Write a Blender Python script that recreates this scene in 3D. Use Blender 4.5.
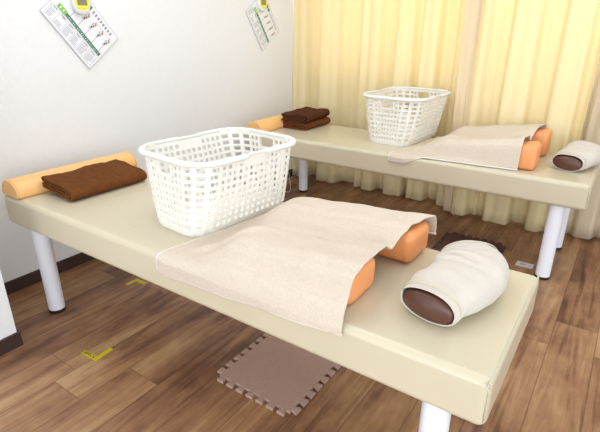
import bpy, bmesh, math, random
from math import sin, cos, pi, radians, sqrt
from mathutils import Vector, Matrix, noise

for o in list(bpy.data.objects):
    bpy.data.objects.remove(o, do_unlink=True)
scene = bpy.context.scene
COL = scene.collection

# ---------------------------------------------------------------- camera
cam_data = bpy.data.cameras.new('camera')
cam = bpy.data.objects.new('camera', cam_data)
COL.objects.link(cam)
F_PX, PITCH, YAW, ROLL = 473.62, 0.3829, -0.6029, 0.0025
cam_data.sensor_fit = 'HORIZONTAL'
cam_data.sensor_width = 36.0
cam_data.lens = 36.0 * F_PX / 600.0
cam_data.clip_start = 0.05
fw = Vector((sin(YAW) * cos(PITCH), cos(YAW) * cos(PITCH), -sin(PITCH)))
rt = Vector((cos(YAW), -sin(YAW), 0))
up = rt.cross(fw)
r2 = cos(ROLL) * rt + sin(ROLL) * up
u2 = -sin(ROLL) * rt + cos(ROLL) * up
M = Matrix((r2, u2, -fw)).transposed().to_4x4()
M.translation = Vector((2.1622, -0.8035, 1.1427))
cam.matrix_world = M
scene.camera = cam

# ---------------------------------------------------------------- world, lights, exposure
world = bpy.data.worlds.new('room_daylight')
scene.world = world
world.use_nodes = True
bg = world.node_tree.nodes['Background']
bg.inputs['Color'].default_value = (0.845, 0.927, 1.0, 1)
bg.inputs['Strength'].default_value = 1.45

def area(name, loc, target, size, size_y, power, color=(1, 1, 1)):
    d = bpy.data.lights.new(name, 'AREA')
    d.shape = 'RECTANGLE'
    d.size, d.size_y, d.energy, d.color = size, size_y, power, color
    o = bpy.data.objects.new(name, d)
    COL.objects.link(o)
    o.location = loc
    o.rotation_euler = (Vector(target) - Vector(loc)).to_track_quat('-Z', 'Y').to_euler()
    return o
area('ceiling_lamp_light', (0.75, 0.45, 2.36), (0.75, 0.45, 0), 1.3, 1.3, 14, (0.845, 0.927, 1.0))
area('ceiling_lamp_light', (2.3, 1.0, 2.36), (2.3, 1.0, 0), 1.2, 1.2, 13, (0.845, 0.927, 1.0))
area('added_front_fill', (1.3, -5.6, 1.3), (1.1, 1.2, 0.4), 4.0, 2.4, 92, (0.845, 0.927, 1.0))  # added frontal fill from behind the camera, no actual window there
area('added_low_fill', (3.3, -2.0, 0.75), (0.2, 0.5, 0.25), 1.3, 1.3, 20, (0.845, 0.927, 1.0))  # low fill added right of the camera to lift under-bed shade, no doorway
area('window_backlight', (1.35, 2.40, 1.35), (1.35, 0, 1.2), 2.5, 1.7, 19, (1.0, 0.99, 0.97))

scene.view_settings.view_transform = 'Standard'
scene.view_settings.look = 'None'
scene.view_settings.gamma = 1
scene.view_settings.use_curve_mapping = False
scene.view_settings.exposure = 0.22

# ---------------------------------------------------------------- materials
def lin(c):
    return tuple(((v / 255) / 12.92 if v / 255 <= 0.04045 else ((v / 255 + 0.055) / 1.055) ** 2.4) for v in c) + (1,)

class NT:
    def __init__(self, mat):
        self.t = mat.node_tree
        self.n = self.t.nodes
        self.b = self.n['Principled BSDF']
    def add(self, kind, **kw):
        nd = self.n.new(kind)
        for k, v in kw.items():
            setattr(nd, k, v)
        return nd
    def link(self, a, b):
        self.t.links.new(a, b)
    def math(self, op, a, b=None):
        m = self.add('ShaderNodeMath', operation=op)
        for i, v in enumerate((a, b)):
            if v is None:
                continue
            if isinstance(v, (int, float)):
                m.inputs[i].default_value = v
            else:
                self.link(v, m.inputs[i])
        return m.outputs[0]

def mat(name, rgb, rough=0.5, vary=0.0, vscale=8, bump=0.0, bscale=200, spec=0.5, sheen=0.0, coat=0.0, stretch=None):
    m = bpy.data.materials.new(name)
    m.use_nodes = True
    k = NT(m)
    b = k.b
    b.inputs['Roughness'].default_value = rough
    b.inputs['Specular IOR Level'].default_value = spec
    if sheen:
        b.inputs['Sheen Weight'].default_value = sheen
        b.inputs['Sheen Roughness'].default_value = 0.6
    if coat:
        b.inputs['Coat Weight'].default_value = coat
        b.inputs['Coat Roughness'].default_value = 0.2
    tc = k.add('ShaderNodeTexCoord')
    mp = k.add('ShaderNodeMapping')
    if stretch:
        mp.inputs['Scale'].default_value = stretch
    k.link(tc.outputs['Object'], mp.inputs['Vector'])
    nz = k.add('ShaderNodeTexNoise')
    nz.inputs['Scale'].default_value = vscale
    nz.inputs['Detail'].default_value = 4
    k.link(mp.outputs[0], nz.inputs['Vector'])
    rp = k.add('ShaderNodeValToRGB')
    c = lin(rgb)
    rp.color_ramp.elements[0].position = 0.3
    rp.color_ramp.elements[1].position = 0.7
    rp.color_ramp.elements[0].color = tuple(max(0, v * (1 - vary)) for v in c[:3]) + (1,)
    rp.color_ramp.elements[1].color = tuple(min(1, v * (1 + vary)) for v in c[:3]) + (1,)
    k.link(nz.outputs['Fac'], rp.inputs['Fac'])
    k.link(rp.outputs['Color'], b.inputs['Base Color'])
    if bump:
        n2 = k.add('ShaderNodeTexNoise')
        n2.inputs['Scale'].default_value = bscale
        n2.inputs['Detail'].default_value = 3
        k.link(tc.outputs['Object'], n2.inputs['Vector'])
        bp = k.add('ShaderNodeBump')
        bp.inputs['Strength'].default_value = bump
        bp.inputs['Distance'].default_value = 0.004
        k.link(n2.outputs['Fac'], bp.inputs['Height'])
        k.link(bp.outputs['Normal'], b.inputs['Normal'])
    return m

MAT = {
    'wall': mat('painted_wallpaper', (238, 237, 236), 0.9, 0.01, 30, 0.25, 160, 0.2),
    'ceiling': mat('ceiling_paint', (240, 240, 238), 0.9, 0.01, 30),
    'baseboard': mat('dark_baseboard', (62, 44, 38), 0.45, 0.1, 20),
    'vinyl': mat('cream_vinyl', (207, 195, 168), 0.28, 0.015, 5, 0.06, 350, 0.5),
    'vinyl_seam': mat('cream_vinyl_welt', (205, 196, 170), 0.45, 0.02, 30),
    'leg': mat('white_lacquered_steel', (238, 238, 244), 0.35, 0.01, 5),
    'rubber': mat('black_rubber', (26, 25, 26), 0.6, 0.1, 40),
    'orange_pale': mat('apricot_vinyl', (244, 188, 118), 0.36, 0.03, 8, 0.08, 120),
    'orange': mat('orange_vinyl', (240, 158, 98), 0.4, 0.04, 8, 0.15, 90),
    'brown_towel': mat('brown_terry', (112, 66, 34), 0.95, 0.14, 60, 0.9, 420, 0.1),
    'brown_towel_dark': mat('dark_brown_terry', (86, 50, 32), 0.95, 0.14, 60, 0.9, 420, 0.1),
    'beige_towel': mat('beige_terry', (222, 206, 187), 0.95, 0.05, 150, 1.0, 330, 0.1),
    'hem': mat('pale_towel_hem', (245, 237, 229), 0.9, 0.03, 200, 0.6, 600, 0.1),
    'cover': mat('cream_stretch_terry', (216, 205, 192), 0.95, 0.02, 120, 0.6, 520, 0.1, 0.2),
    'brown_vinyl': mat('brown_vinyl', (88, 54, 42), 0.38, 0.06, 20, 0.1, 120),
    'plastic': mat('white_plastic', (252, 248, 240), 0.4, 0.005, 8),
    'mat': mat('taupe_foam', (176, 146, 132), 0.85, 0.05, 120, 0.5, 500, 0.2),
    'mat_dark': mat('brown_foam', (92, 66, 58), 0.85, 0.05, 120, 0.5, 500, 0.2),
    'tape': mat('yellow_tape', (206, 184, 18), 0.5, 0.04, 60),
    'ink': mat('black_ink', (52, 48, 20), 0.6),
    'paper': mat('laminated_paper', (240, 240, 244), 0.25, 0.005, 10, coat=0.3),
    'print_grey': mat('print_grey', (150, 152, 158), 0.4),
    'print_dark': mat('print_dark', (82, 84, 82), 0.4),
    'print_green': mat('print_green', (66, 128, 104), 0.35),
    'print_lime': mat('print_lime', (140, 194, 78), 0.35),
    'print_orange': mat('print_orange', (216, 138, 78), 0.4),
    'print_red': mat('print_red', (220, 120, 120), 0.4),
    'tag': mat('grey_label', (206, 200, 204), 0.4),
    'timer_white': mat('timer_white', (238, 238, 236), 0.35),
    'timer_yellow': mat('timer_yellow', (246, 232, 92), 0.35),
    'timer_lcd': mat('timer_lcd', (142, 134, 106), 0.2),
    'steel': mat('rail_aluminium', (205, 205, 205), 0.35),
    'cord': mat('white_cord', (226, 224, 220), 0.5),
}

def curtain_mat(name, rgb, trans):
    m = mat(name, rgb, 0.85, 0.015, 3, 0.15, 500, 0.15, stretch=(1, 1, 0.05))
    k = NT(m)
    out = k.n['Material Output']
    tr = k.add('ShaderNodeBsdfTranslucent')
    tr.inputs['Color'].default_value = lin(rgb)
    mx = k.add('ShaderNodeMixShader')
    mx.inputs[0].default_value = trans
    k.link(k.b.outputs[0], mx.inputs[1])
    k.link(tr.outputs[0], mx.inputs[2])
    k.link(mx.outputs[0], out.inputs['Surface'])
    return m
def translucent(key, rgb, fac):
    k = NT(MAT[key])
    tr = k.add('ShaderNodeBsdfTranslucent')
    tr.inputs['Color'].default_value = lin(rgb)
    mx = k.add('ShaderNodeMixShader')
    mx.inputs[0].default_value = fac
    k.link(k.b.outputs[0], mx.inputs[1]); k.link(tr.outputs[0], mx.inputs[2])
    k.link(mx.outputs[0], k.n['Material Output'].inputs['Surface'])
translucent('plastic', (252, 250, 245), 0.2)
MAT['curtain'] = curtain_mat('yellow_curtain_fabric', (253, 238, 194), 0.28)
MAT['curtain_pink'] = curtain_mat('peach_curtain_lining', (252, 232, 196), 0.28)
MAT['curtain_beige'] = curtain_mat('beige_curtain_hem', (228, 210, 182), 0.2)

def floor_mat():
    m = bpy.data.materials.new('wood_plank_floor')
    m.use_nodes = True
    k = NT(m)
    tc = k.add('ShaderNodeTexCoord')
    sp = k.add('ShaderNodeSeparateXYZ')
    k.link(tc.outputs['Object'], sp.inputs[0])
    X, Y = sp.outputs[0], sp.outputs[1]
    PW, PL, X0 = 0.152, 1.7, 0.424 + 0.152 * 20
    xs = k.math('DIVIDE', k.math('ADD', X, -0.424 + PW * 20), PW)
    row = k.math('FLOOR', xs)
    fx = k.math('FRACT', xs)
    wn = k.add('ShaderNodeTexWhiteNoise', noise_dimensions='1D')
    k.link(row, wn.inputs['W'])
    ys = k.math('ADD', k.math('DIVIDE', k.math('ADD', Y, 20.0), PL), wn.outputs['Value'])
    cell = k.math('FLOOR', ys)
    fy = k.math('FRACT', ys)
    cv = k.add('ShaderNodeCombineXYZ')
    k.link(row, cv.inputs[0]); k.link(cell, cv.inputs[1])
    w2 = k.add('ShaderNodeTexWhiteNoise', noise_dimensions='3D')
    k.link(cv.outputs[0], w2.inputs['Vector'])
    # per plank offset for the grain
    gv = k.add('ShaderNodeCombineXYZ')
    k.link(X, gv.inputs[0])
    k.link(k.math('MULTIPLY', Y, 0.11), gv.inputs[1])
    k.link(k.math('MULTIPLY', w2.outputs['Value'], 37.0), gv.inputs[2])
    g1 = k.add('ShaderNodeTexNoise')
    g1.inputs['Scale'].default_value = 13
    g1.inputs['Detail'].default_value = 7
    g1.inputs['Roughness'].default_value = 0.62
    g1.inputs['Distortion'].default_value = 1.3
    k.link(gv.outputs[0], g1.inputs['Vector'])
    # blotches across the grain
    g2 = k.add('ShaderNodeTexNoise')
    g2.inputs['Scale'].default_value = 5
    g2.inputs['Detail'].default_value = 5
    g2.inputs['Roughness'].default_value = 0.65
    bv = k.add('ShaderNodeCombineXYZ')
    k.link(X, bv.inputs[0])
    k.link(k.math('MULTIPLY', Y, 0.8), bv.inputs[1])
    k.link(k.math('MULTIPLY', w2.outputs['Value'], 11.0), bv.inputs[2])
    k.link(bv.outputs[0], g2.inputs['Vector'])
    v = k.math('ADD', k.math('MULTIPLY', g1.outputs['Fac'], 0.75), k.math('MULTIPLY', g2.outputs['Fac'], 0.55))
    v = k.math('ADD', v, k.math('MULTIPLY', k.math('SUBTRACT', w2.outputs['Value'], 0.5), 0.10))
    strip = k.math('FLOOR', k.math('ADD', k.math('MULTIPLY', xs, 2.0), k.math('MULTIPLY', k.math('SINE', k.math('MULTIPLY', row, 2.3)), 0.22)))
    w3 = k.add('ShaderNodeTexWhiteNoise', noise_dimensions='2D')
    sv = k.add('ShaderNodeCombineXYZ')
    k.link(strip, sv.inputs[0]); k.link(cell, sv.inputs[1])
    k.link(sv.outputs[0], w3.inputs['Vector'])
    v = k.math('ADD', v, k.math('MULTIPLY', k.math('SUBTRACT', w3.outputs['Value'], 0.5), 0.12))
    g3 = k.add('ShaderNodeTexNoise')
    g3.inputs['Scale'].default_value = 30
    g3.inputs['Detail'].default_value = 3
    g3.inputs['Distortion'].default_value = 0.6
    dv = k.add('ShaderNodeCombineXYZ')
    k.link(X, dv.inputs[0]); k.link(k.math('MULTIPLY', Y, 0.05), dv.inputs[1]); k.link(k.math('MULTIPLY', w2.outputs['Value'], 23.0), dv.inputs[2])
    k.link(dv.outputs[0], g3.inputs['Vector'])
    v = k.math('SUBTRACT', v, k.math('MULTIPLY', k.math('MAXIMUM', k.math('SUBTRACT', g3.outputs['Fac'], 0.58), 0.0), 1.1))
    rp = k.add('ShaderNodeValToRGB')
    cr = rp.color_ramp
    stops = [(0.40, (84, 54, 38)), (0.53, (118, 80, 56)), (0.63, (144, 104, 74)), (0.74, (164, 124, 88)), (0.86, (182, 146, 108))]
    cr.elements[0].position, cr.elements[0].color = stops[0][0], lin(stops[0][1])
    cr.elements[1].position, cr.elements[1].color = stops[-1][0], lin(stops[-1][1])
    for p, c in stops[1:-1]:
        e = cr.elements.new(p); e.color = lin(c)
    k.link(v, rp.inputs['Fac'])
    ex = k.math('LESS_THAN', k.math('MINIMUM', fx, k.math('SUBTRACT', 1.0, fx)), 0.011)
    ey = k.math('LESS_THAN', k.math('MINIMUM', fy, k.math('SUBTRACT', 1.0, fy)), 0.0008)
    seam = k.math('MAXIMUM', ex, ey)
    mx = k.add('ShaderNodeMix', data_type='RGBA', blend_type='MULTIPLY')
    k.link(k.math('MULTIPLY', seam, 0.55), mx.inputs[0])
    k.link(rp.outputs['Color'], mx.inputs[6])
    mx.inputs[7].default_value = (0.25, 0.2, 0.17, 1)
    k.link(mx.outputs[2], k.b.inputs['Base Color'])
    k.b.inputs['Roughness'].default_value = 0.42
    k.b.inputs['Specular IOR Level'].default_value = 0.4
    bp = k.add('ShaderNodeBump')
    bp.inputs['Strength'].default_value = 0.15
    bp.inputs['Distance'].default_value = 0.002
    k.link(g1.outputs['Fac'], bp.inputs['Height'])
    k.link(bp.outputs['Normal'], k.b.inputs['Normal'])
    return m
MAT['floor'] = floor_mat()

# ---------------------------------------------------------------- helpers
def link_mesh(name, bm, m, parent=None, smooth=True, mods=None):
    me = bpy.data.meshes.new(name)
    bmesh.ops.recalc_face_normals(bm, faces=bm.faces)
    bm.to_mesh(me); bm.free()
    mats = m if isinstance(m, (list, tuple)) else [m]
    for x in mats:
        me.materials.append(MAT[x])
    if smooth:
        for p in me.polygons:
            p.use_smooth = True
    o = bpy.data.objects.new(name, me)
    COL.objects.link(o)
    if parent:
        o.parent = parent
    for kind, kw in (mods or []):
        md = o.modifiers.new(kind.lower(), kind)
        for a, b in kw.items():
            setattr(md, a, b)
    return o

def thing(name, label, cat, loc=(0, 0, 0), rotz=0, group=None):
    o = bpy.data.objects.new(name, None)
    o.empty_display_size = 0.05
    COL.objects.link(o)
    o.location = loc
    o.rotation_euler = (0, 0, rotz)
    tag(o, label, cat, group)
    return o

def tag(o, label, cat, group=None):
    o['label'] = label
    o['category'] = cat
    if group:
        o['group'] = group
    return o

def struct(name, bm, m, smooth=False):
    o = link_mesh(name, bm, m, None, smooth)
    o['kind'] = 'structure'
    return o

def box(bm, x0, x1, y0, y1, z0, z1, bev=0, seg=3, mi=0, mtx=None):
    r = bmesh.ops.create_cube(bm, size=1)
    vs = r['verts']
    for v in vs:
        v.co = Vector((x0 + (v.co.x + .5) * (x1 - x0), y0 + (v.co.y + .5) * (y1 - y0), z0 + (v.co.z + .5) * (z1 - z0)))
    fs = set(f for v in vs for f in v.link_faces)
    if bev:
        es = list(set(e for v in vs for e in v.link_edges))
        rr = bmesh.ops.bevel(bm, geom=es, offset=bev, segments=seg, profile=0.5, affect='EDGES')
        fs = set(f for f in rr['faces'])
        vs = list(set(v for f in fs for v in f.verts))
    if mtx is not None:
        for v in vs:
            v.co = mtx @ v.co
    for f in set(f for v in vs for f in v.link_faces):
        f.material_index = mi
    return vs

def newbm():
    return bmesh.new()

def bbox(*a, **k):
    bm = newbm(); box(bm, *a, **k); return bm

def loft(bm, rings, closed=True, cap=True):
    vr = [[bm.verts.new(p) for p in r] for r in rings]
    n = len(vr[0])
    for a, b in zip(vr[:-1], vr[1:]):
        for i in range(n if closed else n - 1):
            j = (i + 1) % n
            bm.faces.new((a[i], a[j], b[j], b[i]))
    if cap and closed:
        bm.faces.new(vr[0][::-1]); bm.faces.new(vr[-1])
    return vr

def lathe(bm, prof, n=32, at=(0, 0)):
    rings = [[(at[0] + r * cos(2 * pi * i / n), at[1] + r * sin(2 * pi * i / n), z) for i in range(n)] for r, z in prof]
    loft(bm, rings)

def catmull(pts, n):
    pts = [Vector(p) for p in pts]
    P = [2 * pts[0] - pts[1]] + pts + [2 * pts[-1] - pts[-2]]
    out = []
    segs = len(pts) - 1
    for i in range(n + 1):
        t = i / n * segs
        k = min(int(t), segs - 1); t -= k
        a, b, c, d = P[k:k + 4]
        out.append(0.5 * ((2 * b) + (c - a) * t + (2 * a - 5 * b + 4 * c - d) * t * t + (3 * b - 3 * c + d - a) * t ** 3))
    return out

def tube(bm, pts, r, n=8, closed=False):
    pts = [Vector(p) for p in pts]
    N = len(pts)
    rings = []
    for i, p in enumerate(pts):
        a = pts[(i - 1) % N] if closed or i > 0 else p
        b = pts[(i + 1) % N] if closed or i < N - 1 else p
        t = (b - a).normalized()
        ref = Vector((0, 0, 1)) if abs(t.z) < 0.9 else Vector((1, 0, 0))
        s = t.cross(ref).normalized(); u = s.cross(t)
        rr = r(i / max(1, N - 1)) if callable(r) else r
        rings.append([p + rr * (cos(2 * pi * k / n) * s + sin(2 * pi * k / n) * u) for k in range(n)])
    if closed:
        vr = [[bm.verts.new(p) for p in q] for q in rings]
        for a, b in zip(vr, vr[1:] + vr[:1]):
            for i in range(n):
                j = (i + 1) % n
                bm.faces.new((a[i], a[j], b[j], b[i]))
    else:
        loft(bm, rings)

def interp(tab, t):
    if t <= tab[0][0]:
        return tab[0][1]
    for (a, va), (b, vb) in zip(tab[:-1], tab[1:]):
        if t <= b:
            s = (t - a) / (b - a)
            s = s * s * (3 - 2 * s)
            return va + (vb - va) * s
    return tab[-1][1]

def sst(a, b, x):
    t = max(0, min(1, (x - a) / (b - a)))
    return t * t * (3 - 2 * t)

# ---------------------------------------------------------------- setting
H, T, W = 0.5063, 0.1223, 0.5204           # bed top height, cushion thickness, bed width
bm = bbox(-0.3, 4.6, -3.2, 2.55, -0.08, 0)
struct('floor', bm, 'floor')
struct('wall_left', bbox(-0.12, 0, -3.2, 2.55, 0, 2.45), 'wall')
struct('wall_back', bbox(-0.12, 4.6, 2.43, 2.55, 0, 2.45), 'wall')
bm = newbm()
for a in ((0.05, 0.10, 0.45, 2.25), (2.60, 2.65, 0.45, 2.25), (0.10, 2.60, 0.45, 0.50), (0.10, 2.60, 2.20, 2.25), (1.325, 1.375, 0.50, 2.20)):
    box(bm, a[0], a[1], 2.415, 2.432, a[2], a[3])
struct('window_1', bm, 'steel')
struct('ceiling', bbox(-0.12, 4.6, -3.2, 2.55, 2.45, 2.53), 'ceiling')
struct('wall_pier', bbox(0, 0.425, -3.2, -0.175, 0, 2.45), 'wall')
struct('baseboard_left', bbox(0, 0.009, -0.17, 2.43, 0, 0.06, bev=0.002, seg=2), 'baseboard')
struct('baseboard_pier', bbox(0.001, 0.434, -3.2, -0.166, 0, 0.06, bev=0.002, seg=2), 'baseboard')

# ---------------------------------------------------------------- curtains
def curtain_sheet(x0, x1, yb, zt, zb, seed, amp=0.028, n=None):
    n = n or int((x1 - x0) / 0.008)
    m = 26
    bm = newbm()
    rows = []
    for j in range(m + 1):
        q = j / m
        z = zt + (zb - zt) * q
        row = []
        for i in range(n + 1):
            x = x0 + (x1 - x0) * i / n
            ph = 2.2 * noise.noise((x * 1.7, seed, 0.3)) + 0.25 * q * noise.noise((x * 3, seed + 5, q * 1.5))
            w = sin(2 * pi * (x / 0.235) + ph * 2.6) + 0.5 * sin(2 * pi * (x / 0.088) + ph * 3 + 1) + 0.5 * noise.noise((x * 5, seed + 2, 0.25 * q))
            w = math.tanh(w * (1.2 + 1.3 * q))
            a = amp * (0.75 + 0.75 * q * q)
            zz = z
            if j == m:
                zz = zb + 0.006 * noise.noise((x * 9, seed, 7))
            row.append(bm.verts.new((x + 0.016 * q * cos(2 * pi * x / 0.235 + ph * 2.6), yb + a * w, zz)))
        rows.append(row)
    for a, b in zip(rows[:-1], rows[1:]):
        for i in range(n):
            bm.faces.new((a[i], a[i + 1], b[i + 1], b[i]))
    return bm

def curtain(name, label, x0, x1, yb, seed, m, amp=0.028, zb=0.012, group=None, lead=None, hem=True):
    t = thing(name, label, 'curtain', ((x0 + x1) / 2, yb, 0), 0, group)
    bm = curtain_sheet(x0, x1, yb, 2.06, zb, seed, amp)
    for v in bm.verts:
        v.co -= Vector(((x0 + x1) / 2, yb, 0))
    link_mesh('curtain_panel', bm, m, t, mods=[('SOLIDIFY', dict(thickness=0.002))])
    if lead:                                   # folded leading edge
        a, b = lead
        bm = curtain_sheet(a, b, yb - 0.035, 2.06, zb, seed + 9, 0.018, n=60)
        for v in bm.verts:
            v.co -= Vector(((x0 + x1) / 2, yb, 0))
        o = link_mesh('folded_edge', bm, 'curtain_pink', t, mods=[('SOLIDIFY', dict(thickness=0.002))])
        o['label'] = 'peach folded leading edge of the curtain'
    return t

curtain('curtain', 'yellow pleated curtain on the left, hanging beside the white wall corner', 0.012, 1.325, 2.262, 1.3, 'curtain', amp=0.036, group='yellow curtains along the back', lead=None)
curtain('curtain', 'yellow pleated curtain on the right, with peach gathered edge, behind the far neck pillow', 1.30, 1.985, 2.148, 4.1, 'curtain', amp=0.032, group='yellow curtains along the back', lead=(1.27, 1.385))
curtain('curtain', 'beige edged curtain at the far right edge of the photo', 1.99, 3.3, 2.20, 8.7, 'curtain_beige', amp=0.03)
t = thing('curtain_rail', 'white ceiling hung curtain rail above the yellow curtains', 'curtain rail', (1.7, 2.2, 2.08))
link_mesh('rail', bbox(-1.69, 1.69, -0.015, 0.015, -0.012, 0.012, bev=0.003), 'steel', t, False)
for xx in (-1.4, 0, 1.4):
    bm = newbm(); lathe(bm, [(0.006, 0.012), (0.006, 0.37)], 10, (xx, 0)); link_mesh('hanger_rod', bm, 'steel', t)

# ---------------------------------------------------------------- ceiling lamps (above the frame)
for lx, ly, lab in ((0.75, 0.45, 'flat white ceiling lamp over the near bed'), (2.3, 1.0, 'flat white ceiling lamp over the right ends of the beds')):
    t = thing('ceiling_lamp', lab, 'ceiling lamp', (lx, ly, 2.37))
    link_mesh('lamp_housing', bbox(-0.6, 0.6, -0.6, 0.6, 0.03, 0.08, bev=0.01), 'steel', t, False)

# ---------------------------------------------------------------- beds
def massage_bed(label, x0, x1, y0, legs, seam_x):
    t = thing('massage_bed', label, 'massage bed', (x0, y0, 0), 0, 'cream massage beds')
    L = x1 - x0
    bm = newbm()
    box(bm, 0, L, 0, W, H - T, H, bev=0.02, seg=5)
    top = link_mesh('padded_top', bm, 'vinyl', t)
    top.modifiers.new('wn', 'WEIGHTED_NORMAL')
    # welts: round the right end and the vertical corner seams
    bm = newbm()
    e = 0.006
    tube(bm, catmull([(L - e + .0015, 0.008, H - 0.014), (L - .007, 0.03, H - .0055), (L - .007, W - 0.03, H - .0055), (L - e + .0015, W - 0.008, H - 0.014)], 30), 0.0016, 6)
    tube(bm, [(L - 0.0065, 0.0055, H - 0.015), (L - 0.005, 0.005, H - 0.03), (L - 0.005, 0.005, H - T + 0.02)], 0.0014, 6)
    w = link_mesh('welt', bm, 'vinyl_seam', t)
    bm = newbm()
    tube(bm, [(seam_x, 0.018, H - 0.0006), (seam_x, W - 0.018, H - 0.0006)], 0.0012, 6)
    link_mesh('seam', bm, 'vinyl_seam', t)
    for (lx, ly) in legs:
        lg = newbm()
        lathe(lg, [(0.0325, 0.012), (0.0325, H - T + 0.004)], 36, (lx, ly))
        o = link_mesh('leg', lg, 'leg', t)
        o.modifiers.new('es', 'EDGE_SPLIT').split_angle = radians(40)
        lg = newbm()
        lathe(lg, [(0.031, 0.0), (0.0335, 0.002), (0.0335, 0.013), (0.031, 0.016)], 36, (lx, ly))
        link_mesh('rubber_foot', lg, 'rubber', o)
    return t

B1X0, B1X1, B1Y = 0.145, 2.058, 0.0
B2X0, B2X1, B2Y = 0.165, 2.0985, 1.4984
massage_bed('cream vinyl massage bed in the foreground on white tube legs', B1X0, B1X1, B1Y,
            [(0.310 - B1X0, 0.042), (0.310 - B1X0, W - 0.062), (1.949 - B1X0, 0.045), (1.949 - B1X0, W - 0.062)], 0.70)
massage_bed('cream vinyl massage bed at the back in front of the yellow curtains', B2X0, B2X1, B2Y,
            [(0.290 - B2X0, 0.062), (0.290 - B2X0, W - 0.062), (1.981 - B2X0, 0.055), (1.981 - B2X0, W - 0.062)], 0.70)

# ---------------------------------------------------------------- half round head cushions
def d_cushion(label, x0, y0, rot, w=0.132, h=0.070, L=0.562):
    t = thing('half_round_cushion', label, 'cushion', (x0, y0, H), rot, 'apricot half round head cushions')
    sec = []
    n = 20
    for i in range(n + 1):
        a = pi * i / n
        sec.append((w / 2 - w / 2 * cos(a) * (1 if abs(cos(a)) < .97 else 1), h * sin(a) ** 0.8))
    sec[0] = (0.006, 0.0015); sec[-1] = (w - 0.006, 0.0015)
    sec.insert(1, (0.0, 0.012)); sec.insert(-1, (w, 0.012))
    c = Vector((w / 2, h * 0.4))
    rings = []
    for y, s in ((0, .93), (0.004, .975), (0.012, 1), (L * .5, 1.0), (L - 0.012, 1), (L - 0.004, .975), (L, .93)):
        rings.append([(c.x + (p[0] - c.x) * s, y, max(0.0012, c.y + (p[1] - c.y) * s)) for p in sec])
    bm = newbm(); loft(bm, rings)
    o = link_mesh('cushion_body', bm, 'orange_pale', t)
    o.modifiers.new('es', 'EDGE_SPLIT').split_angle = radians(50)
    for yy in (0.007, L - 0.007):
        bm = newbm()
        tube(bm, [(c.x + (p[0] - c.x) * 1.003, yy, max(0.003, c.y + (p[1] - c.y) * 1.003)) for p in sec], 0.0018, 6)
        link_mesh('piping', bm, 'orange_pale', t)
    return t
d_cushion('apricot half round cushion at the head of the near bed, behind a brown folded towel', 0.144, 0.004, 0.0)
d_cushion('apricot half round cushion at the head of the far bed, beside two stacked brown towels', 0.150, B2Y + 0.004, 0.0)

# ---------------------------------------------------------------- folded brown towels
def folded_towel(label, loc, rot, tilt, m, seed, LX=0.2, LY=0.34, th=0.045, group=None):
    t = thing('folded_towel', label, 'towel', loc, rot, group)
    t.rotation_euler = (0, tilt, rot)
    lt = th / 4.0
    hw = LX / 2
    prof = []
    def arc(cx, cz, r, a0, a1, k=7):
        for i in range(k + 1):
            a = a0 + (a1 - a0) * i / k
            prof.append((cx + r * cos(a), cz + r * sin(a)))
    zc = [lt * (i + .5) for i in range(4)]
    # layer 1 (bottom) left -> right, big outer fold at right to layer 4, left fold to layer 3, inner layer 2
    prof.append((-hw + .004, zc[0])); prof.append((0, zc[0]))
    R = (zc[3] - zc[0]) / 2
    arc(hw - R, zc[0] + R, R, -pi / 2, pi / 2, 12)
    prof.append((0, zc[3]))
    r = lt / 2
    arc(-hw + r * 2, zc[3] - r, r, pi / 2, 3 * pi / 2, 8)
    prof.append((0, zc[2]))
    arc(hw - R - 0.004, zc[2] - r, r, pi / 2, -pi / 2, 8)
    prof.append((0, zc[1])); prof.append((-hw + .012, zc[1]))
    # resample
    P = [Vector((a, 0, b)) for a, b in prof]
    ds = [0]
    for a, b in zip(P[:-1], P[1:]):
        ds.append(ds[-1] + (b - a).length)
    NU, NV = 110, 34
    def at(s):
        for k in range(len(P) - 1):
            if s <= ds[k + 1] + 1e-9:
                f = (s - ds[k]) / max(1e-9, ds[k + 1] - ds[k])
                return P[k].lerp(P[k + 1], f)
        return P[-1].copy()
    bm = newbm(); rows = []
    for j in range(NV + 1):
        y = (j / NV - .5) * LY
        row = []
        for i in range(NU + 1):
            p = at(ds[-1] * i / NU)
            e = 1 + 0.035 * noise.noise((seed, y * 9, i * .02))
            lift = (p.z / th)
            zz = p.z + 0.011 * lift * noise.noise((p.x * 13 + seed, y * 11, seed)) + 0.005 * lift * noise.noise((p.x * 40, y * 40, seed + 3))
            if lift < 0.2:
                zz = max(zz, lt * .5)
            edge = 0.005 * noise.noise((seed * 2, i * .12, 5 if j < NV / 2 else 9))
            row.append(bm.verts.new((p.x * e, y + edge * (1 if j in (0, NV) else .3) + .008 * noise.noise((i * .05, seed, 1)), zz)))
        rows.append(row)
    for a, b in zip(rows[:-1], rows[1:]):
        for i in range(NU):
            bm.faces.new((a[i], a[i + 1], b[i + 1], b[i]))
    link_mesh('towel_cloth', bm, m, t, mods=[('SOLIDIFY', dict(thickness=lt * .86, offset=0)), ('SUBSURF', dict(levels=1, render_levels=1))])
    return t
folded_towel('brown folded towel alone on the near bed, leaning on the apricot cushion', (0.372, 0.279, H + 0.014), 0.0, radians(7), 'brown_towel', 2.0, LX=0.215, LY=0.35, th=0.048)
folded_towel('brown folded towel on the far bed, lower one of the stack of two', (0.368, B2Y + 0.375, H + 0.001), -0.03, 0, 'brown_towel', 5.0, LX=0.195, LY=0.29, th=0.047, group='stacked brown towels on the far bed')
folded_towel('dark brown folded towel on the far bed, topmost of the stack of two', (0.362, B2Y + 0.375, H + 0.0515), 0.05, 0, 'brown_towel_dark', 8.0, LX=0.205, LY=0.30, th=0.05, group='stacked brown towels on the far bed')

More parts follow.
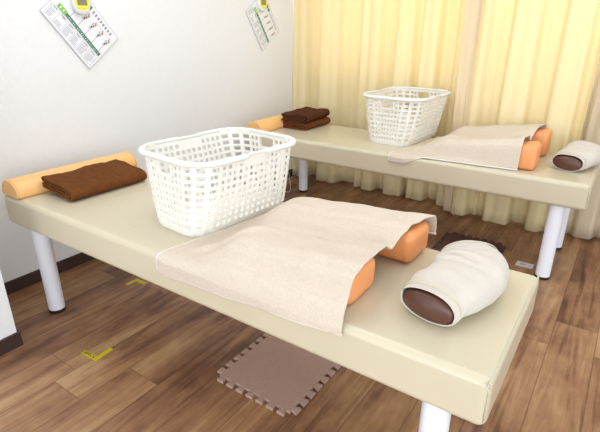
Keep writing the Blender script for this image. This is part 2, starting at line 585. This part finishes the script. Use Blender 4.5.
# ---------------------------------------------------------------- orange bolsters under the towels
def bolster(label, x0, x1, y0, y1, h, seed, rot=0, taper=0.62):
    t = thing('bolster', label, 'bolster', ((x0 + x1) / 2, (y0 + y1) / 2, H + 0.0008), rot, 'orange bolsters under the beige towels')
    L, w = x1 - x0, y1 - y0
    bm = newbm()
    box(bm, -L / 2, L / 2, -w / 2, w / 2, 0, h, bev=0.024, seg=5)
    bmesh.ops.subdivide_edges(bm, edges=[e for e in bm.edges if e.calc_length() > 0.04], cuts=4, use_grid_fill=True)
    for v in bm.verts:
        c = v.co
        k = max(0, 1 - (2 * c.x / L) ** 2) * max(0, 1 - (2 * c.y / w) ** 2)
        if c.z > h * .6:
            c.z += 0.008 * k
        c.y *= 1 + 0.05 * sin(pi * c.z / h)
        c += 0.0022 * Vector((noise.noise(c * 16 + Vector((seed, 0, 0))), noise.noise(c * 16 + Vector((0, seed, 3))), 0))
        if c.z < 0.001: c.z = 0
        c.z *= taper + (1 - taper) * (c.x / L + .5)
    o = link_mesh('bolster_body', bm, 'orange', t)
    for sx in (1, -1):
        bm = newbm()
        pts = []
        rr = .024
        X = sx * (L / 2 - 0.024)
        for cx, cz, a0 in ((w / 2 - rr, h - rr, 0), (-w / 2 + rr, h - rr, 90), (-w / 2 + rr, rr, 180), (w / 2 - rr, rr, 270)):
            for i in range(6):
                a = radians(a0 + 90 * i / 5)
                z = cz + rr * sin(a)
                pts.append((X, (cx + rr * cos(a)) * (1 + 0.05 * sin(pi * z / h)), min(max(z, 0.001), h + .0005) * (taper + (1 - taper) * (X / L + .5))))
        tube(bm, pts, 0.0014, 6, closed=True)
        link_mesh('piping', bm, 'orange', t)
    return t
bolster('orange bolster under the beige towel on the near bed, nearest the front edge', 1.30, 1.712, 0.065, 0.205, 0.096, 1)
bolster('orange bolster under the beige towel on the near bed, towards the far bed', 1.23, 1.745, 0.358, 0.498, 0.098, 4)
bolster('orange bolster under the beige towel on the far bed, its end nearest the front edge', 1.36, 1.852, B2Y + 0.077, B2Y + 0.207, 0.126, 7, taper=.5)
bolster('orange bolster under the beige towel on the far bed, closest to the curtains', 1.34, 1.850, B2Y + 0.388, B2Y + 0.519, 0.136, 9, taper=.5)

# ---------------------------------------------------------------- draped bath towels
def draped(label, y0, xl, xr, prof, hang, rise1, rise2, seed, taper=(1.25, 1.72, .66), skew=0.0):
    """towel over bolsters; local y from the bed's front edge, prof = [(y, lift)]"""
    t = thing('bath_towel', label, 'towel', ((xl(0.2) + xr(0.2)) / 2, y0 + 0.25, H), 0, 'beige bath towels draped over bolsters')
    org = Vector(t.location)
    NU, NV = 84, 96
    ys = []
    yend = prof[-1][0]
    def hf(x, y):
        lift = interp(prof, y)
        if 0.13 < y < 0.42:
            lift += (prof[3][1] * 0.93 - lift) * (1 - sst(xr(.3) - 0.28, xr(.3) - 0.02, x)) * 0.75 if lift < prof[3][1] * 0.93 else 0
        tp = taper[2] + (1 - taper[2]) * max(0, min(1, (x - taper[0]) / (taper[1] - taper[0])))
        w1 = sst(rise1[0], rise1[1], x) * tp
        w2 = sst(rise2[0], rise2[1], x) * tp
        wy = sst(0.2, 0.36, y)
        wt = w1 * (1 - wy) + w2 * wy
        z = lift * wt
        wr = 0.008 * noise.noise((x * 7 + seed, y * 7, 0)) + 0.004 * noise.noise((x * 16, y * 13 + seed, 2))
        # two soft creases where the bolsters begin
        cr = 0.017 * math.exp(-((y - (0.06 + 0.38 * (x - xl(0)))) / 0.022) ** 2) * sst(0.05, 0.12, x - xl(0)) * (1 - sst(0.2, 0.34, x - xl(0)))
        return H + 0.0045 + z + abs(wr) * (0.25 + .75 * wt) * 1.2 + cr
    bm = newbm(); rows = []
    NH = 12
    for j in range(NV + 1):
        row = []
        for i in range(NU + 1):
            u = i / NU
            if j <= NH:
                yy = 0.0
            else:
                yy = (j - NH) / (NV - NH) * yend
            x = xl(yy) + (xr(yy) - xl(yy)) * u
            x += 0.003 * noise.noise((yy * 20, seed, 1 if u < .5 else 2)) * (1 if u in (0, 1) else .4)
            if j <= NH:
                hg = interp(hang, u)
                q = j / NH
                # hang down the front, round the bevelled edge
                y = -0.0055 + 0.0035 * noise.noise((x * 9, seed, 3)) * (1 - q) - 0.002
                zlo = H - 0.02 - hg
                if hg < 0.002:
                    y = -0.004 + 0.01 * (1 - sst(0, 1, q))
                ztop = H - 0.010
                z = zlo + (ztop - zlo) * q
                y = min(y, -0.0062)
                if skew:
                    k = sst(0.12, 0.3, u)
                    ys_ = skew * u - 0.004 * (1 - q)
                    y = y * (1 - k) + ys_ * k
                    z = z * (1 - k) + (H + 0.0045) * k
            else:
                y = yy + skew * u * (1 - yy / yend)
                z = hf(x, y)
                if y < 0.03:
                    s = y / 0.03
                    if skew: s = s + (1 - s) * sst(0.12, 0.3, u)
                    z = (H - 0.010) * (1 - s) ** 2 + z * (1 - (1 - s) ** 2)
                    y = -0.0062 * (1 - s) + y * s
            row.append(bm.verts.new(Vector((x, y0 + y, z)) - org))
        rows.append(row)
    for a, b in zip(rows[:-1], rows[1:]):
        for i in range(NU):
            bm.faces.new((a[i], a[i + 1], b[i + 1], b[i]))
    loop = [v.co.copy() for v in rows[0][::-1]] + [r[0].co.copy() for r in rows[1:]] + [v.co.copy() for v in rows[-1][1:]]
    link_mesh('towel_cloth', bm, 'beige_towel', t, mods=[('SOLIDIFY', dict(thickness=0.005, offset=1)), ('SUBSURF', dict(levels=1, render_levels=1))])
    bm = newbm()
    tube(bm, [p + Vector((0, -0.0015 if p.y < -.24 else 0, 0.0015)) for p in loop], 0.0036, 6)
    o = link_mesh('hem', bm, 'hem', t)
    o['label'] = 'pale stitched hem'
    return t

PROF1 = [(0.0, 0.0), (0.03, 0.035), (0.065, 0.093), (0.10, 0.107), (0.17, 0.107), (0.215, 0.098), (0.285, 0.070), (0.35, 0.096), (0.39, 0.109), (0.46, 0.109), (0.497, 0.10), (0.51, 0.078), (0.519, 0.035)]
XL1 = lambda y: interp([(0, 1.098), (0.10, 1.118), (0.30, 1.150), (0.45, 1.172), (0.52, 1.19)], y)
XR1 = lambda y: interp([(0, 1.730), (0.04, 1.722), (0.10, 1.728), (0.17, 1.726), (0.31, 1.716), (0.38, 1.726), (0.43, 1.738), (0.50, 1.756)], y)
draped('beige bath towel on the near bed, draped over two orange bolsters', 0.0, XL1, XR1, PROF1,
       [(0, 0.026), (0.05, 0.034), (0.3, 0.026), (0.7, 0.012), (1, 0.001)], (1.20, 1.36), (1.15, 1.29), 1.7)
PROF2 = [(0.0, 0.0), (0.05, 0.014), (0.072, 0.115), (0.105, 0.137), (0.175, 0.137), (0.215, 0.128), (0.29, 0.095), (0.378, 0.135), (0.415, 0.147), (0.475, 0.147), (0.515, 0.137), (0.527, 0.10), (0.532, 0.06)]
XL2 = lambda y: interp([(0, 1.155), (0.10, 1.19), (0.30, 1.215), (0.52, 1.235)], y)
XR2 = lambda y: interp([(0, 1.785), (0.05, 1.785), (0.14, 1.79), (0.28, 1.785), (0.36, 1.79), (0.50, 1.815)], y)
draped('beige bath towel on the far bed, draped over two orange bolsters', B2Y, XL2, XR2, PROF2,
       [(0, 0.015), (0.2, 0.012), (0.6, 0.002), (1, 0.0)], (1.24, 1.42), (1.24, 1.40), 6.1, taper=(1.34, 1.80, .54), skew=0.055)

# ---------------------------------------------------------------- neck pillows
def neck_pillow(label, loc, rot, seed):
    t = thing('neck_pillow', label, 'pillow', loc, rot, 'covered neck pillows')
    path = catmull([(-0.026, -0.180, 0), (-0.014, -0.12, 0), (0.005, -0.05, 0), (0.012, 0.01, 0), (0.004, 0.07, 0), (-0.022, 0.12, 0)], 48)
    def sweep(s0, s1, grow, wrinkle, capround, taper):
        n = 40
        rings = []
        K = 44
        for k in range(K + 1):
            s = s0 + (s1 - s0) * k / K
            f = max(0, min(0.9999, s)) * (len(path) - 1)
            a = int(f); p = path[a].lerp(path[a + 1], f - a)
            tg = (path[min(a + 2, len(path) - 1)] - path[max(a - 1, 0)]).normalized()
            if s < 0: p = path[0] + (path[1] - path[0]) * s * (len(path) - 1)
            if s > 1: p = path[-1] + (path[-1] - path[-2]) * (s - 1) * (len(path) - 1)
            sd = Vector((tg.y, -tg.x, 0))
            rw = interp([(0, 0.067), (0.3, 0.082), (0.6, 0.086), (0.85, 0.080), (1, 0.070)], s) + grow
            rh = interp([(0, 0.036), (0.35, 0.042), (0.65, 0.045), (1, 0.041)], s) + grow
            sc = 1
            if capround:
                e = min(s - s0, s1 - s) / capround
                if e < 1:
                    sc = sqrt(max(0.0, 1 - (1 - e) ** 2)) * .97 + .03
            if taper:
                e = min(s - s0, s1 - s) / taper
                if e < 1:
                    sc = 0.975 + 0.025 * e
            r = []
            for i in range(n):
                a2 = 2 * pi * i / n
                c, d = cos(a2), sin(a2)
                c = math.copysign(abs(c) ** 0.9, c); d = math.copysign(abs(d) ** 0.9, d)
                wv = 0
                if wrinkle:
                    w = sin(s * 60 + 1.5 * noise.noise((a2, s * 4, seed)) * 3)
                    wv = wrinkle * w * sst(0.42, 0.6, s) * (1 - sst(0.88, 0.98, s)) * sst(-.6, .4, -c) + wrinkle * .8 * noise.noise((s * 9, c * 1.3 + seed, d * 1.3))
                q = p + sd * ((rw * sc + wv) * c)
                z = rh + 0.002 + (rh * sc + wv) * d
                if d < 0:
                    z = max(z, 0.0012 if grow else 0.0035)
                r.append((q.x, q.y, z))
            rings.append(r)
        return rings
    bm = newbm(); loft(bm, sweep(-0.045, 1.075, -0.0015, 0, 0.055, 0))
    link_mesh('pillow_body', bm, 'brown_vinyl', t, mods=[('SUBSURF', dict(levels=1, render_levels=1))])
    bm = newbm(); loft(bm, sweep(0.0, 1.0, 0.0024, 0.0065, 0, 0.03), cap=False)
    cv = link_mesh('pillow_cover', bm, 'cover', t, mods=[('SOLIDIFY', dict(thickness=0.003, offset=1)), ('SUBSURF', dict(levels=1, render_levels=1))])
    # rolled cuff seam just inside both openings
    for s in (0.055, 0.955):
        ring = sweep(s, s + .001, 0.0062, 0.0024, 0, 0)[0]
        bm = newbm(); tube(bm, ring, 0.0013, 6, closed=True)
        link_mesh('cuff_seam', bm, 'vinyl_seam', cv)
    for s in (0.001, 0.998):
        ring = sweep(s, s + .001, 0.003, 0.0024, 0, 0)[0]
        bm = newbm(); tube(bm, ring, 0.0019, 8, closed=True)
        link_mesh('cuff_edge', bm, 'cover', cv)
    return t
neck_pillow('brown neck pillow in a cream towelling cover on the near bed', (1.901, 0.308, H), 0.0, 2.2)
neck_pillow('brown neck pillow in a cream towelling cover on the far bed', (2.008, B2Y + 0.365, H), -0.06, 5.5)

# ---------------------------------------------------------------- laundry baskets
def laundry_basket(label, x, y, rot, sc):
    t = thing('laundry_basket', label, 'basket', (x, y, H + 0.001), rot, 'white plastic laundry baskets')
    t.scale = (sc, sc, sc)
    Lt, Wt, Lb, Wb, h = 0.492, 0.3855, 0.447, 0.245, 0.2556
    rt_, rb_ = 0.105, 0.065
    LIP = 0.017
    Lt -= 2 * LIP; Wt -= 2 * LIP; rt_ -= LIP
    NS = [12, 8]                                # holes per long and short side
    NC = 3
    def per(q, zf):
        """q in [0, N): position round the perimeter, corner cells included"""
        L = Lb + (Lt - Lb) * zf; w = Wb + (Wt - Wb) * zf; r = rb_ + (rt_ - rb_) * zf
        segs = []
        # +x long side (y up), corner, +y short side, corner, -x long, corner, -y short, corner
        tot = [NS[0], NC, NS[1], NC, NS[0], NC, NS[1], NC]
        q = q % sum(tot)
        k = 0
        while q >= tot[k]:
            q -= tot[k]; k += 1
        f = q / tot[k]
        a, b = w / 2, L / 2
        if k == 0: return (a, -b + r + f * (L - 2 * r))
        if k == 2: return (a - r - f * (w - 2 * r), b)
        if k == 4: return (-a, b - r - f * (L - 2 * r))
        if k == 6: return (-a + r + f * (w - 2 * r), -b)
        ang = {1: 0, 3: 90, 5: 180, 7: 270}[k] + 90 * f
        cx, cy = {1: (a - r, b - r), 3: (-a + r, b - r), 5: (-a + r, -b + r), 7: (a - r, -b + r)}[k]
        return (cx + r * cos(radians(ang)), cy + r * sin(radians(ang)))
    N = 2 * (NS[0] + NS[1]) + 4 * NC
    R = 9
    z0, z1 = 0.022, h - 0.016
    def pt(q, z):
        zf = z / h
        zf2 = zf ** 0.85
        x, y = per(q, zf2)
        return Vector((x, y, z))
    zs = [z0 + (z1 - z0) * j / R for j in range(R + 1)]
    bm = newbm()
    vc = {}
    def V(q, z):
        key = (round((q % N) * 1000), round(z * 100000))
        if key not in vc:
            vc[key] = bm.verts.new(pt(q, z))
        return vc[key]
    long0 = 0; short0 = NS[0] + NC; long1 = short0 + NS[1] + NC; short1 = long1 + NS[0] + NC
    def kind(i, j):
        for s in (long0, long1):
            if s + 4 <= i < s + NS[0] - 4 and j >= R - 1:
                return 'solid'
        for s in (short0, short1):
            if s + 2 <= i < s + NS[1] - 2 and j >= R - 2:
                return 'handle'
        return 'hole'
    fr = 0.2
    for i in range(N):
        # solid band at the bottom and below the rim
        for za, zb in ((0.0, 0.004), (0.004, 0.012), (0.012, z0), (z1, h - 0.006), (h - 0.006, h)):
            bm.faces.new((V(i, za), V(i + 1, za), V(i + 1, zb), V(i, zb)))
        for j in range(R):
            za, zb = zs[j], zs[j + 1]
            kd = kind(i, j)
            if kd == 'handle':
                continue
            c = (V(i, za), V(i + 1, za), V(i + 1, zb), V(i, zb))
            if kd == 'solid':
                bm.faces.new(c); continue
            dz = zb - za
            inn = []
            g = 0.06
            # eight-point rounded opening
            for (u, v) in ((fr + g, fr), (1 - fr - g, fr), (1 - fr, fr + g), (1 - fr, 1 - fr - g), (1 - fr - g, 1 - fr), (fr + g, 1 - fr), (fr, 1 - fr - g), (fr, fr + g)):
                inn.append(V(i + u, za + dz * v))
            bm.faces.new((c[0], c[1], inn[1], inn[0]))
            bm.faces.new((c[1], inn[2], inn[1]))
            bm.faces.new((c[1], c[2], inn[3], inn[2]))
            bm.faces.new((c[2], inn[4], inn[3]))
            bm.faces.new((c[2], c[3], inn[5], inn[4]))
            bm.faces.new((c[3], inn[6], inn[5]))
            bm.faces.new((c[3], c[0], inn[7], inn[6]))
            bm.faces.new((c[0], inn[0], inn[7]))
    # floor of the basket
    cen = bm.verts.new((0, 0, 0.004))
    ring = [V(i, 0.004) for i in range(N)]
    for i in range(N):
        bm.faces.new((cen, ring[i], ring[(i + 1) % N]))
    body = link_mesh('basket_body', bm, 'plastic', t, smooth=False, mods=[('SOLIDIFY', dict(thickness=0.0024, offset=0))])
    # rolled rim: full lip, lowered flat strip in the middle of the long sides
    bm = newbm()
    rings = []
    M_ = 4
    for q in range(N * M_):
        s = q / M_
        p = pt(s, h)
        nx = pt(s + .05, h) - pt(s - .05, h)
        nrm = Vector((nx.y, -nx.x, 0)).normalized()
        flat = 0
        for b0 in (long0, long1):
            flat = max(flat, sst(b0 + 4.0, b0 + 4.25, s) * (1 - sst(b0 + 7.75, b0 + 8.0, s)))
        w = LIP * (1 - .78 * flat)
        zt = h + 0.001 - 0.002 * flat
        rings.append([p - nrm * .003 + Vector((0, 0, zt - h)), p + nrm * w * .45 + Vector((0, 0, zt - h + .003)), p + nrm * w * .85 + Vector((0, 0, zt - h)), p + nrm * w + Vector((0, 0, zt - h - .006)),
                      p + nrm * (w - .001) + Vector((0, 0, zt - h - .013 + .006 * flat)), p + nrm * (w - .0035) + Vector((0, 0, zt - h - .012 + .006 * flat)), p + nrm * w * .75 + Vector((0, 0, zt - h - .005)), p - nrm * .003 + Vector((0, 0, zt - h - .008))])
    vr = [[bm.verts.new(p) for p in r] for r in rings]
    for a, b in zip(vr, vr[1:] + vr[:1]):
        for i in range(8):
            j = (i + 1) % 8
            bm.faces.new((a[i], a[j], b[j], b[i]))
    link_mesh('rim', bm, 'plastic', t)
    # hand grips: a frame round the opening in both short sides
    for s0 in (short0, short1):
        bm = newbm()
        a, b = s0 + 2.02, s0 + NS[1] - 2.02
        za, zb = zs[R - 2] + 0.001, z1 + 0.004
        pts = []
        rr = 0.42
        for (qc, zc, a0) in ((b - rr, zb - .01, 0), (a + rr, zb - .01, 90), (a + rr, za + .01, 180), (b - rr, za + .01, 270)):
            for i in range(6):
                an = radians(a0 + 18 * i)
                pts.append((qc + rr * cos(an), zc + .01 * sin(an)))
        rin, rout = [], []
        vr = []
        for (q, z) in pts:
            p = pt(q, z)
            n3 = pt(q + .05, z) - pt(q - .05, z)
            nrm = Vector((n3.y, -n3.x, 0)).normalized()
            cq, cz = (a + b) / 2, (za + zb) / 2
            pin = pt(cq + (q - cq) * .86, cz + (z - cz) * .74)
            vr.append([bm.verts.new(p - nrm * .002), bm.verts.new(p + nrm * .009), bm.verts.new(pin + nrm * .009), bm.verts.new(pin - nrm * .002)])
        for A, B in zip(vr, vr[1:] + vr[:1]):
            for i in range(4):
                j = (i + 1) % 4
                bm.faces.new((A[i], A[j], B[j], B[i]))
        link_mesh('hand_grip', bm, 'plastic', t, smooth=False)
    return t
laundry_basket('white plastic laundry basket standing on the near bed', 1.018, 0.370, -0.10, 1.0)
laundry_basket('white plastic laundry basket standing on the far bed', 1.055, 1.922, -0.05, 1.045)

# ---------------------------------------------------------------- interlocking foam tiles on the floor
def foam_tile(label, x0, y0, m, size=0.325, th=0.011, rot=0):
    d = 0.021                                   # depth of the teeth
    n = 7
    c = (size - 2 * d)
    def tooth_edge(p0, p1, out):
        p0, p1, out = Vector(p0), Vector(p1), Vector(out)
        tt = (p1 - p0)
        L = tt.length; tt.normalize()
        pts = [p0]
        st = L / n
        for k in range(n):
            a = k * st
            q = [(a + st * .26, 0), (a + st * .13, d), (a + st * .80, d), (a + st * .67, 0)]
            pts += [p0 + tt * s + out * e for s, e in q]
        pts.append(p1)
        return pts
    h = c / 2
    ring = []
    for p0, p1, o in (((-h, -h), (h, -h), (0, -1)), ((h, -h), (h, h), (1, 0)), ((h, h), (-h, h), (0, 1)), ((-h, h), (-h, -h), (-1, 0))):
        ring += tooth_edge(p0, p1, o)[:-1]
    bm = newbm()
    vs = [bm.verts.new((p.x, p.y, 0)) for p in ring]
    f = bm.faces.new(vs)
    r = bmesh.ops.extrude_face_region(bm, geom=[f])
    for v in r['geom']:
        if isinstance(v, bmesh.types.BMVert):
            v.co.z += th
    o = link_mesh('foam_tile', bm, m, None, smooth=False, mods=[('BEVEL', dict(width=0.0012, segments=2, limit_method='ANGLE'))])
    o.location = (x0 + size / 2, y0 + size / 2, 0.0005)
    o.rotation_euler = (0, 0, rot)
    return tag(o, label, 'foam mat')
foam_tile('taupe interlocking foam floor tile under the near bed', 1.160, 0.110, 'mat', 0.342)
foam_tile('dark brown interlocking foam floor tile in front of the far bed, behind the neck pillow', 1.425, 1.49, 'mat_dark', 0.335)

# ---------------------------------------------------------------- floor tapes, label, cord
def tape(label, corner, ends, w, marks=False):
    cx, cy = corner
    bm = newbm()
    hgt = 0.0008
    for ex, ey in ends:
        a, b = Vector((cx, cy, 0)), Vector((ex, ey, 0))
        t_ = (b - a).normalized(); s = Vector((-t_.y, t_.x, 0)) * w / 2
        a = a - t_ * w / 2
        vs = [bm.verts.new(p + Vector((0, 0, z))) for z in (0.0003, hgt) for p in (a - s, b - s, b + s, a + s)]
        for q in ((3, 2, 1, 0), (4, 5, 6, 7), (0, 1, 5, 4), (1, 2, 6, 5), (2, 3, 7, 6), (3, 0, 4, 7)):
            bm.faces.new([vs[i] for i in q])
        hgt += 0.0003
    if marks:
        rnd = random.Random(4)
        ex, ey = ends[0]
        a, b = Vector((cx, cy, 0)), Vector((ex, ey, 0))
        t_ = (b - a).normalized(); s = Vector((-t_.y, t_.x, 0))
        L = (b - a).length
        for g in range(5):
            base = b - t_ * (0.010 + g * 0.0125)
            for k in range(4):
                o_ = base + t_ * rnd.uniform(-.004, .004) + s * rnd.uniform(-.005, .005)
                d1 = (t_ if k % 2 else s) * rnd.uniform(.003, .005) * (1 if g < 3 else .6); d2 = (s if k % 2 else t_) * .0012
                vs = [bm.verts.new(o_ + u * d1 + v * d2 + Vector((0, 0, hgt + .0002))) for u, v in ((-1, -1), (1, -1), (1, 1), (-1, 1))]
                f = bm.faces.new(vs); f.material_index = 1
    o = link_mesh('floor_tape', bm, ['tape', 'ink'], None, smooth=False)
    return tag(o, label, 'floor tape', 'yellow corner tapes on the floor')
tape('yellow L-shaped tape with black handwriting on the open floor in front of the near bed', (0.738, -0.057), [(0.660, -0.060), (0.732, 0.012)], 0.02, True)
tape('yellow L-shaped tape by the left leg of the near bed, without writing', (0.376, 0.400), [(0.376, 0.345), (0.440, 0.402)], 0.02)
tape('yellow tape on the floor at the foot of the left leg of the far bed', (0.352, 1.838), [(0.352, 1.895), (0.415, 1.838)], 0.02)

bm = newbm()
box(bm, 1.845, 1.925, 1.612, 1.668, 0.0003, 0.0016)
for (a, b, c, d) in ((1.862, 1.892, 1.630, 1.652), (1.905, 1.912, 1.630, 1.650)):
    for k in range(4):
        x = a + (b - a) * (k + .2) / 4
        box(bm, x, x + (b - a) * .13, c, d, 0.0017, 0.0019, mi=1)
    box(bm, a, b, (c + d) / 2 - .001, (c + d) / 2 + .001, 0.0017, 0.0019, mi=1)
o = link_mesh('floor_label', bm, ['tag', 'print_grey'], None, smooth=False)
tag(o, 'small grey printed label stuck on the floor by the right leg of the far bed', 'label')

bm = newbm()
tube(bm, catmull([(0.186, 1.885, 0.3825), (0.196, 1.882, 0.30), (0.205, 1.88, 0.2), (0.224, 1.88, 0.09), (0.230, 1.88, 0.03), (0.222, 1.872, 0.004), (0.190, 1.86, 0.003), (0.150, 1.87, 0.003), (0.13, 1.90, 0.02), (0.15, 1.91, 0.06), (0.2, 1.90, 0.09), (0.222, 1.885, 0.11)], 60), 0.0022, 7)
o = link_mesh('white_cord', bm, 'cord')
tag(o, 'thin white looped cord hanging from the far bed by the wall', 'cord')

# ---------------------------------------------------------------- wall charts and timers
def wall_chart(label, P, A, B, LA, LB):
    """P: lower-left page corner on the wall (y, z); A, B: unit page axes in (y, z)"""
    o3 = Vector((0.0045, P[0], P[1]))
    ax = Vector((0, A[0], A[1])).normalized()
    bx = Vector((0, B[0], B[1])); bx = (bx - ax * bx.dot(ax)).normalized()
    nx = Vector((1, 0, 0))
    bm = newbm()
    def quad(s0, s1, t0, t1, mi, lift=0.0022, thick=0.0002):
        s = [(s0, t0), (s1, t0), (s1, t1), (s0, t1)]
        lo = [ax * (a * LA) + bx * (b * LB) + nx * (lift - thick) for a, b in s]
        hi = [ax * (a * LA) + bx * (b * LB) + nx * lift for a, b in s]
        v = [bm.verts.new(p) for p in lo + hi]
        for q in ((3, 2, 1, 0), (4, 5, 6, 7), (0, 1, 5, 4), (1, 2, 6, 5), (2, 3, 7, 6), (3, 0, 4, 7)):
            f = bm.faces.new([v[i] for i in q]); f.material_index = mi
    quad(0, 1, 0, 1, 0, 0.0018, 0.0018)
    for q_ in ((0, 1, 0, .006), (0, 1, .994, 1), (0, .004, 0, 1), (.996, 1, 0, 1)):
        quad(*q_, 1, 0.0021)
    rnd = random.Random(11)
    GREY, DARK, GREEN, LIME, ORG, RED = 1, 2, 3, 4, 5, 6
    # green heading bar with the lime tag at its left
    quad(0.10, 0.255, 0.335, 0.435, LIME)
    quad(0.255, 0.965, 0.345, 0.42, GREEN)
    for k in range(2):
        quad(0.135 + k * .055, 0.155 + k * .055, 0.365, 0.405, 0, 0.0025)
    for k in range(23):
        s = 0.28 + k * 0.029
        quad(s, s + 0.011, 0.36 + rnd.uniform(0, .008), 0.39, 0 if k % 3 else 1, 0.0025)
    # table below the bar
    for k in range(7):
        s = 0.04 + k * 0.154
        quad(s - .0015, s + .0015, 0.05, 0.325, GREY)
    for tt in (0.05, 0.265, 0.325):
        quad(0.04, 0.965, tt - .0015, tt + .0015, GREEN if tt > .3 else GREY)
    for k in range(6):
        s = 0.055 + k * 0.154
        for r in range(6):
            if k == 1 and r > 2: continue
            tt = 0.075 + r * 0.03
            quad(s, s + rnd.uniform(.07, .125), tt, tt + .009, GREY)
        quad(s + .01, s + .09, 0.285, 0.303, GREY)
    quad(0.245, 0.30, 0.28, 0.296, RED)
    # figures and connector lines
    for k in range(5):
        s = 0.31 + k * 0.15
        quad(s - .003, s + .003, 0.42, 0.640, GREY)
        quad(s - .02, s + .012, 0.635, 0.670, DARK)
        quad(s - .004, s + .026, 0.680, 0.710, DARK)
        quad(s + .006, s + .036, 0.725, 0.780, ORG)
        quad(s - .026, s - .012, 0.690, 0.750, GREY)
        quad(s + .0, s + .008, 0.760, 0.820, DARK)
        quad(s - .03, s + .01, 0.605, 0.620, GREY)
    # title marks along the top of the page
    quad(0.28, 0.35, 0.865, 0.95, GREEN); quad(0.365, 0.44, 0.865, 0.95, GREEN)
    for k in range(8):
        s = 0.475 + k * 0.054
        quad(s, s + 0.036, 0.885, 0.895, DARK); quad(s + .012, s + 0.022, 0.865, 0.93, DARK); quad(s + .004, s + 0.034, 0.915, 0.928, DARK)
    quad(0.62, 0.9, 0.80, 0.805, GREY)
    o = link_mesh('instruction_chart', bm, ['paper', 'print_grey', 'print_dark', 'print_green', 'print_lime', 'print_orange', 'print_red'], None, smooth=False)
    o.location = o3
    return tag(o, label, 'wall chart', 'laminated charts on the white wall')
wall_chart('laminated instruction chart hung askew on the white wall over the near bed', (0.374, 1.200), (0.189, -0.253), (0.177, 0.135), 0.316, 0.223)
wall_chart('laminated instruction chart hung askew on the white wall beside the yellow curtain', (1.711, 1.226), (0.162, -0.248), (0.197, 0.126), 0.297, 0.226)

def timer(label, y, z, tilt, w=0.090, h=0.128):
    t = thing('timer', label, 'timer', (0.0072, y, z), 0, 'yellow faced timers on the wall charts')
    t.rotation_euler = (tilt, 0, 0)
    def oval(bm, a, b, x0, x1, bev, cy=0, cz=0, p=2.4, n=40):
        def ring(s, x):
            r = []
            for i in range(n):
                an = 2 * pi * i / n
                c, d = cos(an), sin(an)
                r.append((x, cy + s * a * math.copysign(abs(c) ** (2 / p), c), cz + s * b * math.copysign(abs(d) ** (2 / p), d)))
            return r
        loft(bm, [ring(1 - bev, x0), ring(1, x0 + (x1 - x0) * .25), ring(1, x0 + (x1 - x0) * .6), ring(1 - bev * .35, x0 + (x1 - x0) * .88), ring(1 - bev, x1)])
    bm = newbm(); oval(bm, w / 2, h / 2, 0, 0.02, .1); link_mesh('timer_case', bm, 'timer_white', t)
    bm = newbm(); oval(bm, w * .42, h * .40, 0.0195, 0.0215, .03, cz=h * .03); f = link_mesh('face_plate', bm, 'timer_yellow', t)
    f['label'] = 'yellow face plate'
    bm = newbm(); box(bm, 0.021, 0.0226, -w * .27, w * .27, -0.024, h * .30, bev=0.0007, seg=2); link_mesh('display', bm, 'timer_lcd', t, False)
    for k in (-1, 0, 1):
        bm = newbm(); oval(bm, .007, .0045, .021, .0245, .1, cy=k * w * .24, cz=-0.033, n=16); b_ = link_mesh('button', bm, 'timer_yellow', t)
        bm = newbm(); oval(bm, .0065, .005, .0195, .0235, .1, cy=k * w * .2, cz=-0.047 - (0.003 if k == 0 else 0), n=16); link_mesh('button', bm, 'timer_white', t)
    return t
timer('white and yellow digital timer hung on the larger chart over the near bed', 0.563, 1.2475, 0.0)
timer('white and yellow digital timer hung on the chart beside the yellow curtain', 1.868, 1.289, 0.0)
